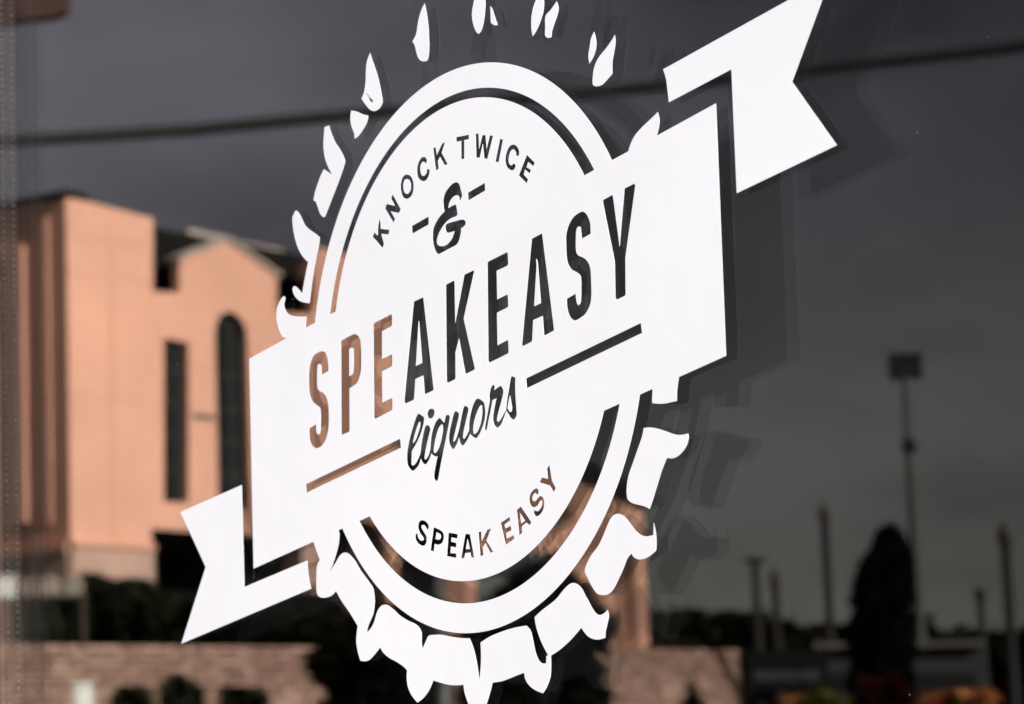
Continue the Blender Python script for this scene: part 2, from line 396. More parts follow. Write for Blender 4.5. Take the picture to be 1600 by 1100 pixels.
# letters (holes) and the vinyl islands left inside them
BANNER = trace('!P 389.7,560.5 1119,161.4 1134.7,556 396.4,888.5')
HOLES = {
 'S': 'L1 355,665c 287,705c 283,640 280,610 265,592 248,600 240,640 240,830 255,865 310,900 340,950 355,1020 360,1100 358,1240 335,1360 290,1440 230,1468 190,1445 160,1370 158,1260c 230,1220c 232,1300 250,1327 270,1310 276,1240 275,1100 268,1050 240,1025 190,980 165,920 155,850 153,700 165,600 200,510 250,470 290,458 325,475 345,530 355,600',
 'P': 'L1 487,352c 610,285 642,282 675,310 694,380 697,600 690,690 660,780 610,825 575,845c 577,1285c 572,1297c 500,1331c 491,1315c',
 'E': '!L1 825,185 835,165 1012,72 1018,80 1020,180 1010,200 915,250 915,540 1014,492 1020,500 1022,600 1010,620 915,668 918,995 1014,947 1022,955 1024,1060 1015,1075 842,1165 832,1145',
 'A': '!L3 178,350 188,338 273,298 279,310 385,1255 380,1268 300,1305 291,1295 278,1110 195,1148 182,1350 176,1366 90,1405 80,1375',
 'K': '!L3 513,178 518,164 597,123 603,135 610,562 703,72 710,60 806,15 806,30 698,520 815,1040 808,1052 722,1095 714,1083 650,725 612,870 613,1140 606,1152 532,1189 521,1170',
 'E2': '!L3 946,-55 955,-75 1150,-173 1157,-165 1163,-50 1150,-30 1042,20 1047,320 1152,268 1158,275 1163,385 1155,402 1045,458 1050,798 1156,743 1162,750 1167,870 1155,885 966,978 955,960',
 'A2': '!L5 207,162 214,152 310,100 316,106 440,1100 434,1112 345,1160 335,1150 322,957 222,1000 212,1212 205,1226 114,1274 105,1255',
 'S2': 'L5 820,103c 730,153c 720,66 717,38 703,25 680,40 669,90 668,270 685,320 760,360 800,410 820,480 826,600 828,750 815,840 770,930 710,980 655,1003 610,970 580,890 572,780c 665,727c 672,800 690,845 712,830 721,780 722,600 715,540 680,505 620,470 585,410 570,330 564,150 567,106 593,13 640,-67 687,-107 733,-128 767,-114 800,-60 817,0',
 'Y': '!L5 947,-234 955,-252 1046,-302 1052,-296 1123,236 1173,-364 1180,-372 1275,-420 1286,-402 1182,355 1185,735 1178,747 1092,789 1079,765 1072,390',
 'rule': '!L2 120,1045 1103,570 1112,663 127,1133',
 'rule2': '!L6 148,743 1343,165 1357,268 158,843',
 'liq': 'L8 195,50c 235,75 258,95 262,135 245,220 200,350 150,450 112,510c 107,600 106,680 120,697 150,680 190,610 215,540c 225,450 240,360 268,230 290,196 325,205 340,240 320,330 290,460 270,570 270,615 290,615 320,560 340,480c 345,400 360,290 400,170 440,115 462,106 490,140 515,162c 530,85 550,65 578,75 580,120 550,280 500,530 470,680 435,870 418,890 393,865 385,820 400,720 428,580c 400,582 370,565 352,545c 335,600 300,665 275,680 245,660 222,612c 195,690 155,740 120,762 62,700 48,600 60,470 90,330 140,160 172,75',
 'dot': 'L4 350,527 380,527 394,550 390,590 370,620 345,626 324,605 322,570 335,538',
 'uo': 'L4 612,552 640,562 650,590 625,700 597,820 590,868 612,850 648,740 672,620 695,520 715,496 745,515 745,550 722,650 698,760 692,825 705,838 730,800 755,745c 755,680 768,590 800,475 842,420 905,455 920,510 922,600 900,700 862,790 830,830 795,815 765,788c 735,850 690,907 662,880 648,825c 625,895 590,945 562,915 545,855 550,770 575,650 597,570',
 'rs': 'L4 1008,275 1021,295 1015,335c 1060,300 1088,289 1110,330 1110,365 1090,450 1060,560 1045,640 1055,660 1075,650 1110,590 1138,540c 1150,430 1172,300 1190,200 1205,187 1238,205c 1235,280 1240,420 1250,560 1248,600 1220,638 1190,620 1160,575 1143,548c 1115,620 1085,690 1050,720 1020,695 1003,630 1010,560 1026,470 1040,415c 998,435c 975,560 950,680 935,750 922,745 920,715 940,600 968,440 966,390 978,320 993,288',
}
ISLANDS = ['L1 573,435c 605,422 617,440 618,640 608,695 573,718c', '!L3 228,545 234,545 240,640 266,980 200,1014', '!L5 252,366 258,364 270,400 303,825 232,858 257,440',
           'L8 211,150c 212,200 185,300 150,390 122,420c 140,330 170,230 195,165', 'L8 490,185c 497,240 480,350 445,480 405,540 385,530 385,470 410,340 445,230 475,190',
           'L4 885,487 891,530 888,600 870,690 840,765 808,788 798,760 800,700 820,610 850,530 872,492', 'L4 1181,385c 1190,440 1200,500 1200,545 1185,560 1155,520c 1165,450']
vinyl('banner', [BANNER] + [trace(t) for t in HOLES.values()], lift=0.0, label='broad white ribbon band cut through with the large shop name')
for t in ISLANDS: vinyl('letter_counter', [trace(t)], lift=0.0)

CIRC = {'A': (0, 0, 0.11600), 'B': (0.00037, 0.00082, 0.10484), 'C': (-0.00085, 0.00353, 0.09854)}
def edge(px0, px1):
    a, b = Vector(on_glass(*px0)), Vector(on_glass(*px1)); return a, b
TOPL = edge((389.7, 560.5), (1119, 161.4)); BOTL = edge((396.4, 888.5), (1134.7, 556))   # flush with the banner
def cut(cname, ln):
    cx_, cz_, r = CIRC[cname]; a, b = ln; d = (b - a).normalized(); m = a - Vector((cx_, cz_))
    h = m.dot(d); q = math.sqrt(h * h - (m.dot(m) - r * r))
    return [math.atan2((m + d * t)[1], (m + d * t)[0]) for t in (-h - q, -h + q)]     # left, right
def arc(cname, a0, a1, n=90):
    cx_, cz_, r = CIRC[cname]
    return [(cx_ + r * math.cos(a0 + (a1 - a0) * k / n), cz_ + r * math.sin(a0 + (a1 - a0) * k / n)) for k in range(n + 1)]
def span(l, r_, up):
    # angles running from the right crossing over the top (or under the bottom) to the left crossing
    if up:
        while l < r_: l += 2 * math.pi
        return r_, l
    while r_ < l: r_ += 2 * math.pi
    return l, r_
for up, ln in ((True, TOPL), (False, BOTL)):
    a0, a1 = span(*cut('A', ln), up); b0, b1 = span(*cut('B', ln), up); c0, c1 = span(*cut('C', ln), up)
    vinyl('cap_ring', [arc('A', a0, a1) + arc('B', b0, b1)[::-1]])
    if up:
        hs = ['!T5 125,818 152,843 155,770 165,712 172,735 175,790 243,797 236,830 178,824 200,905 190,935 115,850',
              '!T5 222,596 287,610 258,550 268,520 330,634 318,662 252,650 286,710 275,738 211,628',
              'T5 381,366 410,380 428,420 431,470 422,515 400,543 378,551 350,537 335,495 332,445 340,405 358,375',
              'T5 535,258c 530,240 510,228 485,245 465,290 460,340 470,390 503,412 530,405 550,370 558,328c 537,322c 530,360 510,378 492,365 483,320 490,280 505,262 518,265 526,280c',
              '!T5 586,160 604,154 613,215 655,125 676,113 650,195 696,280 676,290 638,222 621,258 627,316 607,330',
              '!T5 765,75 863,55 863,85 827,93 827,238 805,241 805,98 768,106',
              '!T5 918,47 939,47 944,165 970,58 993,58 1002,165 1028,62 1051,62 1008,240 985,235 973,120 948,230 923,227',
              '!T5 1108,87 1129,93 1096,265 1073,260',
              'T5 1255,212c 1255,180 1238,145 1210,132 1180,150 1158,200 1150,260 1165,305 1197,328 1220,318 1228,290c 1212,278c 1200,295 1182,285 1173,255 1180,205 1197,170 1215,165 1230,185 1235,217c',
              '!T5 1318,213 1377,272 1367,296 1327,262 1313,308 1347,328 1338,353 1303,322 1291,364 1324,402 1317,430 1256,370',
              '!T5 420,768 548,695 549,752 424,823', '!T5 858,508 988,432 990,487 861,564',
              'T5 770,427 788,440 800,480 810,525 805,545 793,570c 788,535 770,523 740,538 712,580 703,632c 735,610 762,600c 770,640 775,675c 765,687 725,703 680,740 640,800 615,865 616,905 640,925 685,918 728,875 755,803c 700,818c 686,800 683,765 695,750 760,730 815,718 836,730 836,752 822,770 803,780c 800,820 785,880 765,912c 627,985c 605,960 588,905 583,840 592,775 630,705 675,655c 668,610 666,560 680,510 715,460 745,433']
        vinyl('disc', [arc('C', c0, c1)] + [grow(trace(t), 0.00012) for t in hs], label='upper part of the white disc with two words along its curve')
        vinyl('letter_counter', [trace('T5 381,398 402,412 410,450 407,485 395,508 378,515 360,500 352,465 355,425 366,404')])
    else:
        hs = ['B7 202,690c 185,650 150,625 120,625 98,650 92,690 105,740 140,790 150,820 140,835 115,832 95,810 85,785 84,757c 63,775c 68,820 95,860 140,883 165,870 178,835 175,790 150,745 125,700 125,675 145,665 170,685 180,725c',
              'B7 253,697c 315,722 350,755 357,800 340,850 300,870 262,860c 252,942c 222,930c',
              '!B7 408,750 500,768 497,805 435,795 433,845 487,860 485,898 430,890 425,965 487,970 485,1008 392,990',
              '!B7 583,765 628,768 672,1005 645,1005 635,952 580,958 570,1010 540,1012',
              '!B7 720,748 745,740 752,845 812,720 848,708 800,830 870,945 845,957 790,855 762,900 768,980 740,990',
              '!B7 953,650 1043,588 1047,618 988,662 998,710 1055,680 1060,720 1005,750 1012,815 1085,778 1090,810 1003,872',
              '!B7 1120,515 1160,480 1268,640 1250,668 1218,640 1170,680 1172,745 1145,772',
              'B7 1340,345c 1342,310 1325,290 1290,310 1260,350 1250,410 1265,460 1295,480 1335,460 1362,415 1380,413 1382,450 1365,500 1340,528 1322,527 1300,515c 1298,545 1320,573 1355,560 1390,510 1403,450 1395,395 1372,370 1345,385 1310,425 1285,415 1278,385 1290,350 1315,330 1325,350c',
              '!B7 1380,177 1443,192 1435,85 1457,48 1482,205 1522,285 1503,322 1465,255 1360,222']
        vinyl('disc', [arc('C', c0, c1)] + [grow(trace(t), 0.00012) for t in hs], label='lower part of the white disc with two words along its curve')
        for t in ('B7 282,745c 320,765 328,790 315,820 272,815c', '!B7 605,815 627,918 587,922', '!B7 1150,545 1205,625 1165,655'):
            vinyl('letter_counter', [trace(t)])

# ribbon tails
vinyl('ribbon_tail', [trace('T6 181,542c 1493,-184c 1190,640c 1540,1135c 757,1510c 715,542c 227,800c 215,700 205,620')], label='swallow tail end of the ribbon, upper and larger')
vinyl('ribbon_tail', [trace('B1 50,245c 440,72c 457,722c 857,553c 862,620 870,680 882,733c 55,1083c 210,595c')], label='swallow tail end of the ribbon, lower and smaller')
# crown cap flutes and drips
FLUTES = [
 'B8 453,655c 410,638 370,560 350,460 350,380 365,310 395,250 425,220 440,232 437,260 428,300 440,360 475,405 530,425 600,430 660,430c 655,490 653,548c 653,562c 453,672c',
 'T2 212,295 240,320 262,365 285,410 320,445 365,475 400,505c 393,560 375,650 355,750 335,880 320,1018c 290,1016 240,1000 205,965 188,925 188,900 200,885 225,900 262,943c 272,880 287,800 308,695c 280,670 240,610 210,530 190,430 185,350 195,325',
 'T1 437,692c 472,680c 485,730 520,810 565,880 597,955 588,1000 565,1070 T2 545,75 510,165 475,255 440,345c 420,342 400,315 382,265 368,228 350,215c 362,150 385,80 405,25 T1 430,1022c 497,1065c 465,1005 440,935 428,850 430,770',
 'T1 645,563c 690,572 735,592 778,603c 770,650 740,710 700,765 670,783c 668,745 645,680 638,620',
 'T3 175,22c 187,80 197,150 202,230 203,310 193,375 165,383 140,370 125,335 113,285 98,260c 122,210 135,130 155,60',
 'T3 530,-100c 553,-20 553,60 545,130 530,190 512,213c 495,195 478,150 470,90 478,30 490,-20',
 'T3 585,38c 600,60 612,100 632,155c 612,158 588,142c',
 'T3 900,-90c 920,0 917,70 900,130 875,190 850,228c 842,180 842,110 855,40 870,0',
 'T3 1000,8c 1012,50 1003,100 985,150 970,200 968,232c 945,237 928,222 928,170 930,100 960,65',
 'T3 1234,198c 1247,255 1246,300 1232,350 1205,398c 1198,350 1205,300 1215,240',
 'T3 1363,218c 1368,260 1360,320 1348,390 1349,460c 1315,500 1285,530 1250,540 1227,530 1225,490 1235,420 1262,360 1310,300 1345,250',
 'T4 610,681c 625,630 660,560 720,490 790,425 840,375c 853,430 850,490 833,557c 835,575c 612,700c',
 'T8 793,697c 793,705c 780,790 770,880 768,993c 700,1010 620,1025 530,1028 465,1018c 467,930 470,848c 470,830c',
 'B6 505,460c 560,452 640,462 740,492 820,522 890,530 970,515c 975,570 950,650 900,720 850,760 800,775 750,768c 700,890 665,1000 635,1100 B5 935,10 902,103c 860,80 800,62 720,40 670,0c B6 328,1098 350,950 395,820 440,690 490,545',
 'B5 945,247c 960,310 972,400 970,535c 920,580 860,615 795,628 740,605 713,567c 670,620 630,720 580,830 530,930 480,985 420,1000 360,985 320,940 270,850 225,755c 240,690 290,590 370,480 430,350 490,210 530,165 580,152 640,180 690,240 750,320 810,370 870,386 940,372c',
]
for t in FLUTES: vinyl('cap_flute', [trace(t)], lift=-0.000015)
vinyl('cap_flute', [trace('T1 793,112c 810,170 845,270 870,370 888,470 890,500 875,535 850,560 820,568 790,555 755,515 725,470c 745,420 757,340 760,250 768,180'),
                    trace('T1 758,430 770,432 795,465 818,490 805,500 790,485 775,450')], label='flame shaped drop with a small torn slit')
vinyl('fluted_skirt', [trace(
 'B1 895,433c 937,550c 920,590 915,660 918,760 935,785 975,790 1015,775 1040,748c 1075,810 1130,890 1178,970c '
 'B3 117,370 113,460 130,560 155,648c 200,655 250,640 300,590 362,510c 390,560 450,615 540,665 610,715 642,750c 638,830 650,920 690,1010 750,1085c '
 '810,1040 870,960 915,855c 980,875 1080,900 1150,905 1230,900c 1240,980 1280,1100 B4 130,1210 170,1240 220,1210 270,1100 310,970 333,877c 420,865 500,838 580,805 662,775c '
 '670,830 700,890 760,945 858,990c 900,920 935,820 942,700 940,597c 1040,530 1150,430 1257,305c 1290,355 1340,405 1420,430 1507,410c 1510,350 1535,240 1545,180 1530,118c '
 '1500,150 1450,172 1410,155 1370,100 1318,0 B5 240,1020 195,930 150,885 105,872 60,890 0,950 B4 1000,0 930,60 850,120 770,195c 785,290 830,430 912,595c 893,597c 890,675c '
 '850,675 815,645 780,560 755,440 730,340 685,283c 560,305 430,345 310,395 207,460c 212,600 208,720 192,860c 180,740 150,580 120,480 93,415c '
 'B3 1200,412 1100,398 1000,378 920,380 865,390 840,440 803,525c 795,470 790,345 740,275 650,230 570,180 500,115 450,75 415,65 370,80 330,140 300,240 265,310 222,352c 240,280 290,160 303,60 '
 'B2 705,920 690,800 640,720 560,610 500,510 450,450 400,422 350,445 290,540 232,630c 270,540 310,410 330,320 337,230 325,192c 325,175c B1 895,421c')],
 lift=-0.000015, label='long run of cap flutes joined under the ring')

# ------------------------------------------------------------- far street
# ---- peach building
FB = Plane(108, 60.0, -18.1)
bld = empty('peach_building', FB.pt(0, GZ), 'large peach rendered building with central gable, arched window and flat towers', 'building')
def f(px, py): return FB.sz(px, py)
def fmesh(name, loops, w0, w1, m, par=None):
    me = polymesh(name, loops, w0, w1, lambda u, v, w_: FB.pt(u, v, w_))
    return link(name, me, M[m] if isinstance(m, str) else m, par or bld)
def pxl(*pts): return [f(*p) for p in pts]
s_end = f(612, 600)[0]
def gz(px): return (f(px, 700)[0], GZ)
front = pxl((108, 308), (238, 341), (238, 455), (280, 458), (280, 405), (352, 375), (432, 430), (432, 488), (490, 492), (490, 384), (612, 417)) + [(s_end, GZ), (0, GZ)]
RW = pxl((255, 528), (294, 535), (294, 786), (255, 784))
def archloop(x0, x1, ytop, ybot):
    (a, z1) = f(x0, (ytop + 40)); (b, _) = f(x1, (ytop + 40)); zb = f((x0 + x1) / 2, ybot)[1]; zt = f((x0 + x1) / 2, ytop)[1]
    r = (b - a) / 2; zc = zt - r * 1.0
    return [(a, zb), (b, zb)] + [((a + b) / 2 + r * math.cos(math.pi * k / 14), zc + r * math.sin(math.pi * k / 14)) for k in range(15)]
AW = archloop(335, 386, 487, 796)
D2 = pxl((497, 818), (601, 818)) + [(f(601, 818)[0], GZ + 0.02), (f(497, 818)[0], GZ + 0.02)]
D2[0] = (D2[0][0], D2[1][1])
DW = [(f(236, 826)[0], f(236, 826)[1]), (f(455, 826)[0], f(236, 826)[1]), (f(455, 826)[0], GZ + 0.02), (f(236, 826)[0], GZ + 0.02)]
fmesh('front_wall', [front, RW, AW, DW, D2], -0.22, 0.0, 'peach')
# side wall (shaded, faces the window) and bodies behind the front
def fbox(name, s0, s1, z0, z1, w0, w1, m, par=None):
    return fmesh(name, [[(s0, z0), (s1, z0), (s1, z1), (s0, z1)]], w0, w1, m, par)
zt1 = f(108, 308)[1]; s238 = f(238, 341)[0]; s280 = f(280, 405)[0]; s432 = f(432, 430)[0]; s490 = f(490, 384)[0]; z490 = f(490, 384)[1]
SB = Plane(108, 60.0, -107.5)
def smap(name, s0, s1, z0, z1, w0, w1, m):
    me = polymesh(name, [[(s0, z0), (s1, z0), (s1, z1), (s0, z1)]], w0, w1, lambda u, v, q: SB.pt(u, v, q)); return link(name, me, M[m], bld)
smap('side_wall', 0.01, 9.0, GZ, zt1, -0.22, 0.0, 'peach')
smap('side_wall', 8.5, 9.0, GZ, zt1, -12, -0.222, 'peach')
fbox('tower_block', 0.402, s238, f(238, 460)[1], zt1 - 0.3, -10, -0.222, 'slate')
fbox('tower_block', s490 + 0.9, s_end, f(490, 494)[1], z490 - 0.2, -2.5, -0.222, 'peach')
fbox('end_wall', s_end - 0.4, s_end, GZ, f(490, 494)[1] - 0.01, -24, -0.222, 'peach')
# parapet cap along the side and front
smap('parapet_cap', -0.05, 9.1, zt1 + 0.003, zt1 + 0.13, -0.6, 0.10, 'slate')
# dark roof behind the low walls, with a pale ridge flashing
zr = FB.sz(245, 356, -1.2)[1]
fbox('roof', s238 - 1.2, s490 + 2.5, f(260, 470)[1], zr, -9, -1.2, 'slate')
fbox('ridge_flashing', FB.sz(292, 350, -1.2)[0], FB.sz(352, 370, -1.2)[0], zr + 0.003, zr + 0.11, -1.5, -1.19, 'coping')
fbox('ridge_flashing', FB.sz(378, 370, -1.2)[0], FB.sz(440, 400, -1.2)[0], zr + 0.003, zr + 0.05, -1.3, -1.19, 'coping')
# gable coping strips
def strip(px0, py0, px1, py1, th, m, w0, w1, name='gable_coping'):
    (a, za), (b, zb) = f(px0, py0), f(px1, py1)
    return fmesh(name, [[(a, za), (b, zb), (b, zb + th), (a, za + th)]], w0, w1, m)
strip(279, 404.5, 352, 374.5, 0.06, 'coping', -0.4, 0.08)
strip(352.2, 374.5, 436, 433, 0.08, 'coping', -0.4, 0.08)
fmesh('gable_roof', [pxl((283, 414), (352, 383), (431, 439), (431, 470), (283, 450))], -7, -0.23, 'slate')
# plinth: paler base with a string course
fmesh('plinth', [[(-0.05, GZ), (f(235, 860)[0], GZ), (f(235, 860)[0], f(170, 858)[1]), (-0.05, f(170, 858)[1])]], 0.003, 0.10, 'peach_base')
fmesh('string_course', [[(-0.08, f(170, 857)[1]), (f(235, 860)[0], f(170, 857)[1]), (f(235, 860)[0], f(170, 848)[1]), (-0.08, f(170, 848)[1])]], 0.003, 0.16, 'joint')
smap('side_plinth', 0.01, 9.0, GZ, f(108, 855)[1], 0.003, 0.10, 'peach_base')
smap('side_string_course', 0.01, 9.0, f(108, 862)[1], f(108, 848)[1], 0.003, 0.16, 'joint')
# shallow render joints on the front
s172 = f(172, 600)[0]
fbox('render_joint', s172, s172 + 0.10, f(170, 845)[1], f(172, 345)[1], 0.002, 0.012, 'joint')
for py in (372, 430, 620):
    fbox('render_joint', 0.02, f(228, 400)[0], f(150, py)[1] - 0.03, f(150, py)[1] + 0.03, 0.002, 0.010, 'joint')
fbox('render_joint', f(300, 640)[0], f(333, 640)[0], f(315, 655)[1], f(315, 647)[1], 0.002, 0.03, 'pale_fascia')
# side pilaster catching the sun
sp_ = lambda px: SB.sz(px, 600)[0]
smap('pilaster', sp_(44), sp_(20), SB.sz(32, 818)[1], SB.sz(32, 385)[1], 0.003, 0.17, 'peach')
smap('pilaster', sp_(78), sp_(62), SB.sz(70, 818)[1], SB.sz(70, 340)[1], 0.003, 0.05, 'peach')
smap('render_joint', sp_(52), sp_(49), SB.sz(50, 818)[1], SB.sz(50, 335)[1], 0.003, 0.02, 'joint')  # darker strip paints the shade of the groove by the pilaster
# windows
def facade_window(loop, s0, s1, z0, z1, bars):
    fr = fmesh('window', [loop], -0.20, -0.16, 'winglass')
    for q in bars: fmesh('frame', [[(s0, q), (s1, q), (s1, q + 0.06), (s0, q + 0.06)]], -0.155, -0.11, 'winframe', fr)
    m_ = (s0 + s1) / 2
    fmesh('mullion', [[(m_ - 0.04, z0), (m_ + 0.04, z0), (m_ + 0.04, z1), (m_ - 0.04, z1)]], -0.109, -0.08, 'winframe', fr)
zz = [RW[2][1], RW[0][1]]
facade_window(RW, RW[0][0], RW[1][0], zz[0], zz[1], [zz[0] + (zz[1] - zz[0]) * k / 5 for k in range(1, 5)])
zz = [AW[0][1], AW[9][1]]
facade_window(AW, AW[0][0], AW[1][0], zz[0], zz[1] - 0.2, [zz[0] + (zz[1] - zz[0]) * k / 6 for k in range(1, 5)])
# deep dark entrance with a pale pier in it
fmesh('entrance', [D2], -1.4, -1.3, 'opening_shade')
ent = fmesh('entrance', [DW], -4.0, -3.9, 'opening_shade')
fbox('ceiling', DW[0][0], DW[1][0], DW[0][1] + 0.002, DW[0][1] + 0.1, -3.9, -0.222, 'opening_shade', ent)
for a in (DW[0][0] - 0.1, DW[1][0] + 0.002): fbox('side', a, a + 0.098, GZ, DW[0][1], -3.9, -0.222, 'opening_shade', ent)
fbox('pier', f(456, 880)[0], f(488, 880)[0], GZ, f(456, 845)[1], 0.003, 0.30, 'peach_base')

# ---- arcade building farther along
AB = Plane(1005, 95.0, -40.0)
arc_b = empty('arcade_building', AB.pt(0, GZ), 'lower peach building with shallow gable roof and square pillars beyond the larger one', 'building')
def g(px, py): return AB.sz(px, py)
def amesh(name, loops, w0, w1, m, par=None):
    me = polymesh(name, loops, w0, w1, lambda u, v, w_: AB.pt(u, v, w_)); return link(name, me, M[m], par or arc_b)
def gl(*pts): return [g(*p) for p in pts]
aw = gl((722, 778), (852, 716), (1005, 790)) + [(g(1005, 800)[0], GZ), (g(722, 800)[0], GZ)]
h1 = gl((824, 796), (900, 796), (900, 824), (824, 824))
h2 = gl((957, 842), (984, 842)) + [(g(984, 900)[0], GZ + 0.02), (g(957, 900)[0], GZ + 0.02)]
h3 = gl((742, 862), (893, 862)) + [(g(893, 900)[0], GZ + 0.02), (g(742, 900)[0], GZ + 0.02)]
amesh('front_wall', [aw, h1, h2, h3], -0.5, 0, 'peach')
amesh('window', [h1], -0.40, -0.34, 'greyglass')
amesh('opening_back', [h2], -2.2, -2.1, 'peach_base')
amesh('opening_back', [h3], -3.2, -3.1, 'opening_shade')
for a, b in (((722, 778), (852, 716)), ((852.3, 716), (1005, 790))):
    (s0, z0), (s1, z1) = g(*a), g(*b)
    amesh('roof', [[(s0, z0 + 0.005), (s1, z1 + 0.005), (s1, z1 + 0.32), (s0, z0 + 0.32)]], -9, 0.45, 'slate')
for px in (930, 985):
    a = g(px, 900)[0]; amesh('pillar', [[(a, GZ), (a + 0.42, GZ), (a + 0.42, g(px, 838)[1]), (a, g(px, 838)[1])]], 0.003, 0.22, 'peach')

# ---- stone block wall
wa, wb = at(30, 1050, 24.0), at(1150, 1050, 31.0)
BW = Plane(30, 24.0, math.degrees(math.atan2(wb.x - wa.x, -(wb.y - wa.y))))
wall = empty('block_wall', BW.pt(0, GZ), 'low wall of rough rose and tan blocks in front of the hedge', 'wall')
def wz(px, py): return BW.sz(px, py)
w_s0, w_s1 = wz(-60, 1050)[0], wz(1156, 1050)[0]
ztop = wz(270, 1008)[1]
me = polymesh('wall_core', [[(w_s0, GZ), (w_s1 - 0.01, GZ), (w_s1 - 0.01, ztop - 0.01), (w_s0, ztop - 0.01)]], -0.22, -0.012, lambda u, v, q: BW.pt(u, v, q))
link('mortar', me, M['mortar'], wall)
rng = random.Random(4)
bl, bh = 0.118, 0.062
bms = {}
def block_mesh(m):
    bm = bmesh.new(); add_box(bm, (0, 0, 0), (bl - 0.012, 0.06, bh - 0.010), 0, 0.007)
    bmesh.ops.recalc_face_normals(bm, faces=bm.faces)
    me = bpy.data.meshes.new('block'); bm.to_mesh(me); bm.free(); me.materials.append(m); return me
BM = [block_mesh(M[k]) for k in ('block_a', 'block_b', 'block_c', 'block_a')]
def hidden(px): return 520 < px < 935
cells = []
nr = 14
for r_ in range(nr):
    z = ztop - bh * (r_ + 0.5); s = w_s0 + (bl / 2 if r_ % 2 else 0) + bl / 2
    while s < w_s1 - bl / 2:
        cells.append((s, z, r_)); s += bl
def px_of(s):      # rough photo column of a place on the wall
    lo, hi = -200.0, 1400.0
    for _ in range(30):
        m_ = (lo + hi) / 2
        if wz(m_, 1050)[0] < s: lo = m_
        else: hi = m_
    return lo
front_cells = [c for c in cells if not hidden(px_of(c[0])) and px_of(c[0]) > -10 and c[2] < 10]
front_cells.sort(key=lambda c: c[2])
inst = set(front_cells[:298])
rest = bmesh.new()
for c in cells:
    s, z, r_ = c
    p = BW.pt(s, z, rng.uniform(-0.012, 0.006)); ang = BW.rz()
    if c in inst:
        o = bpy.data.objects.new('block', BM[rng.randrange(4)]); col.objects.link(o)
        o.parent = wall; o.matrix_parent_inverse = Matrix.Translation(-Vector(wall.location)); o.location = p; o.rotation_euler = (0, 0, ang)
    else:
        k0 = len(rest.faces); add_box(rest, p, (bl - 0.012, 0.06, bh - 0.010), ang); rest.faces.ensure_lookup_table()
        mi = rng.choice((0, 0, 1, 2))
        for fc in rest.faces[k0:]: fc.material_index = mi
o = from_bm('far_blocks', rest, M['block_a'], wall); o['kind'] = 'stuff'
for k in ('block_b', 'block_c'): o.data.materials.append(M[k])

# ---- foliage
def foliage(name, blobs, n, size, m, parent=None, seed=1, flat=0.0):
    """leaf sized quads through the volume of a few ellipsoids: blobs = [(centre, (rx, ry, rz)), ...]"""
    rg = random.Random(seed); V = []; F = []
    wts = [(b[1][0] * b[1][1] * b[1][2]) ** 0.75 for b in blobs]
    for _ in range(n):
        c, r = rg.choices(blobs, wts)[0]
        while True:
            q = Vector((rg.uniform(-1, 1), rg.uniform(-1, 1), rg.uniform(-1, 1)))
            l = q.length
            if 0.05 < l < 1 and rg.random() < 0.25 + l: break
        q = q / l * (l ** 0.55) * rg.uniform(0.82, 1.08)
        p = Vector(c) + Vector((q.x * r[0], q.y * r[1], q.z * r[2]))
        a = Vector((rg.gauss(0, 1), rg.gauss(0, 1), rg.gauss(0, 1))).normalized(); b = a.orthogonal().normalized()
        k = size * rg.uniform(0.6, 1.4); i = len(V)
        V += [p - a * k, p + b * k * 0.55, p + a * k, p - b * k * 0.55]; F.append((i, i + 1, i + 2, i + 3))
    me = bpy.data.meshes.new(name); me.from_pydata(V, [], F)
    return link(name, me, m, parent)

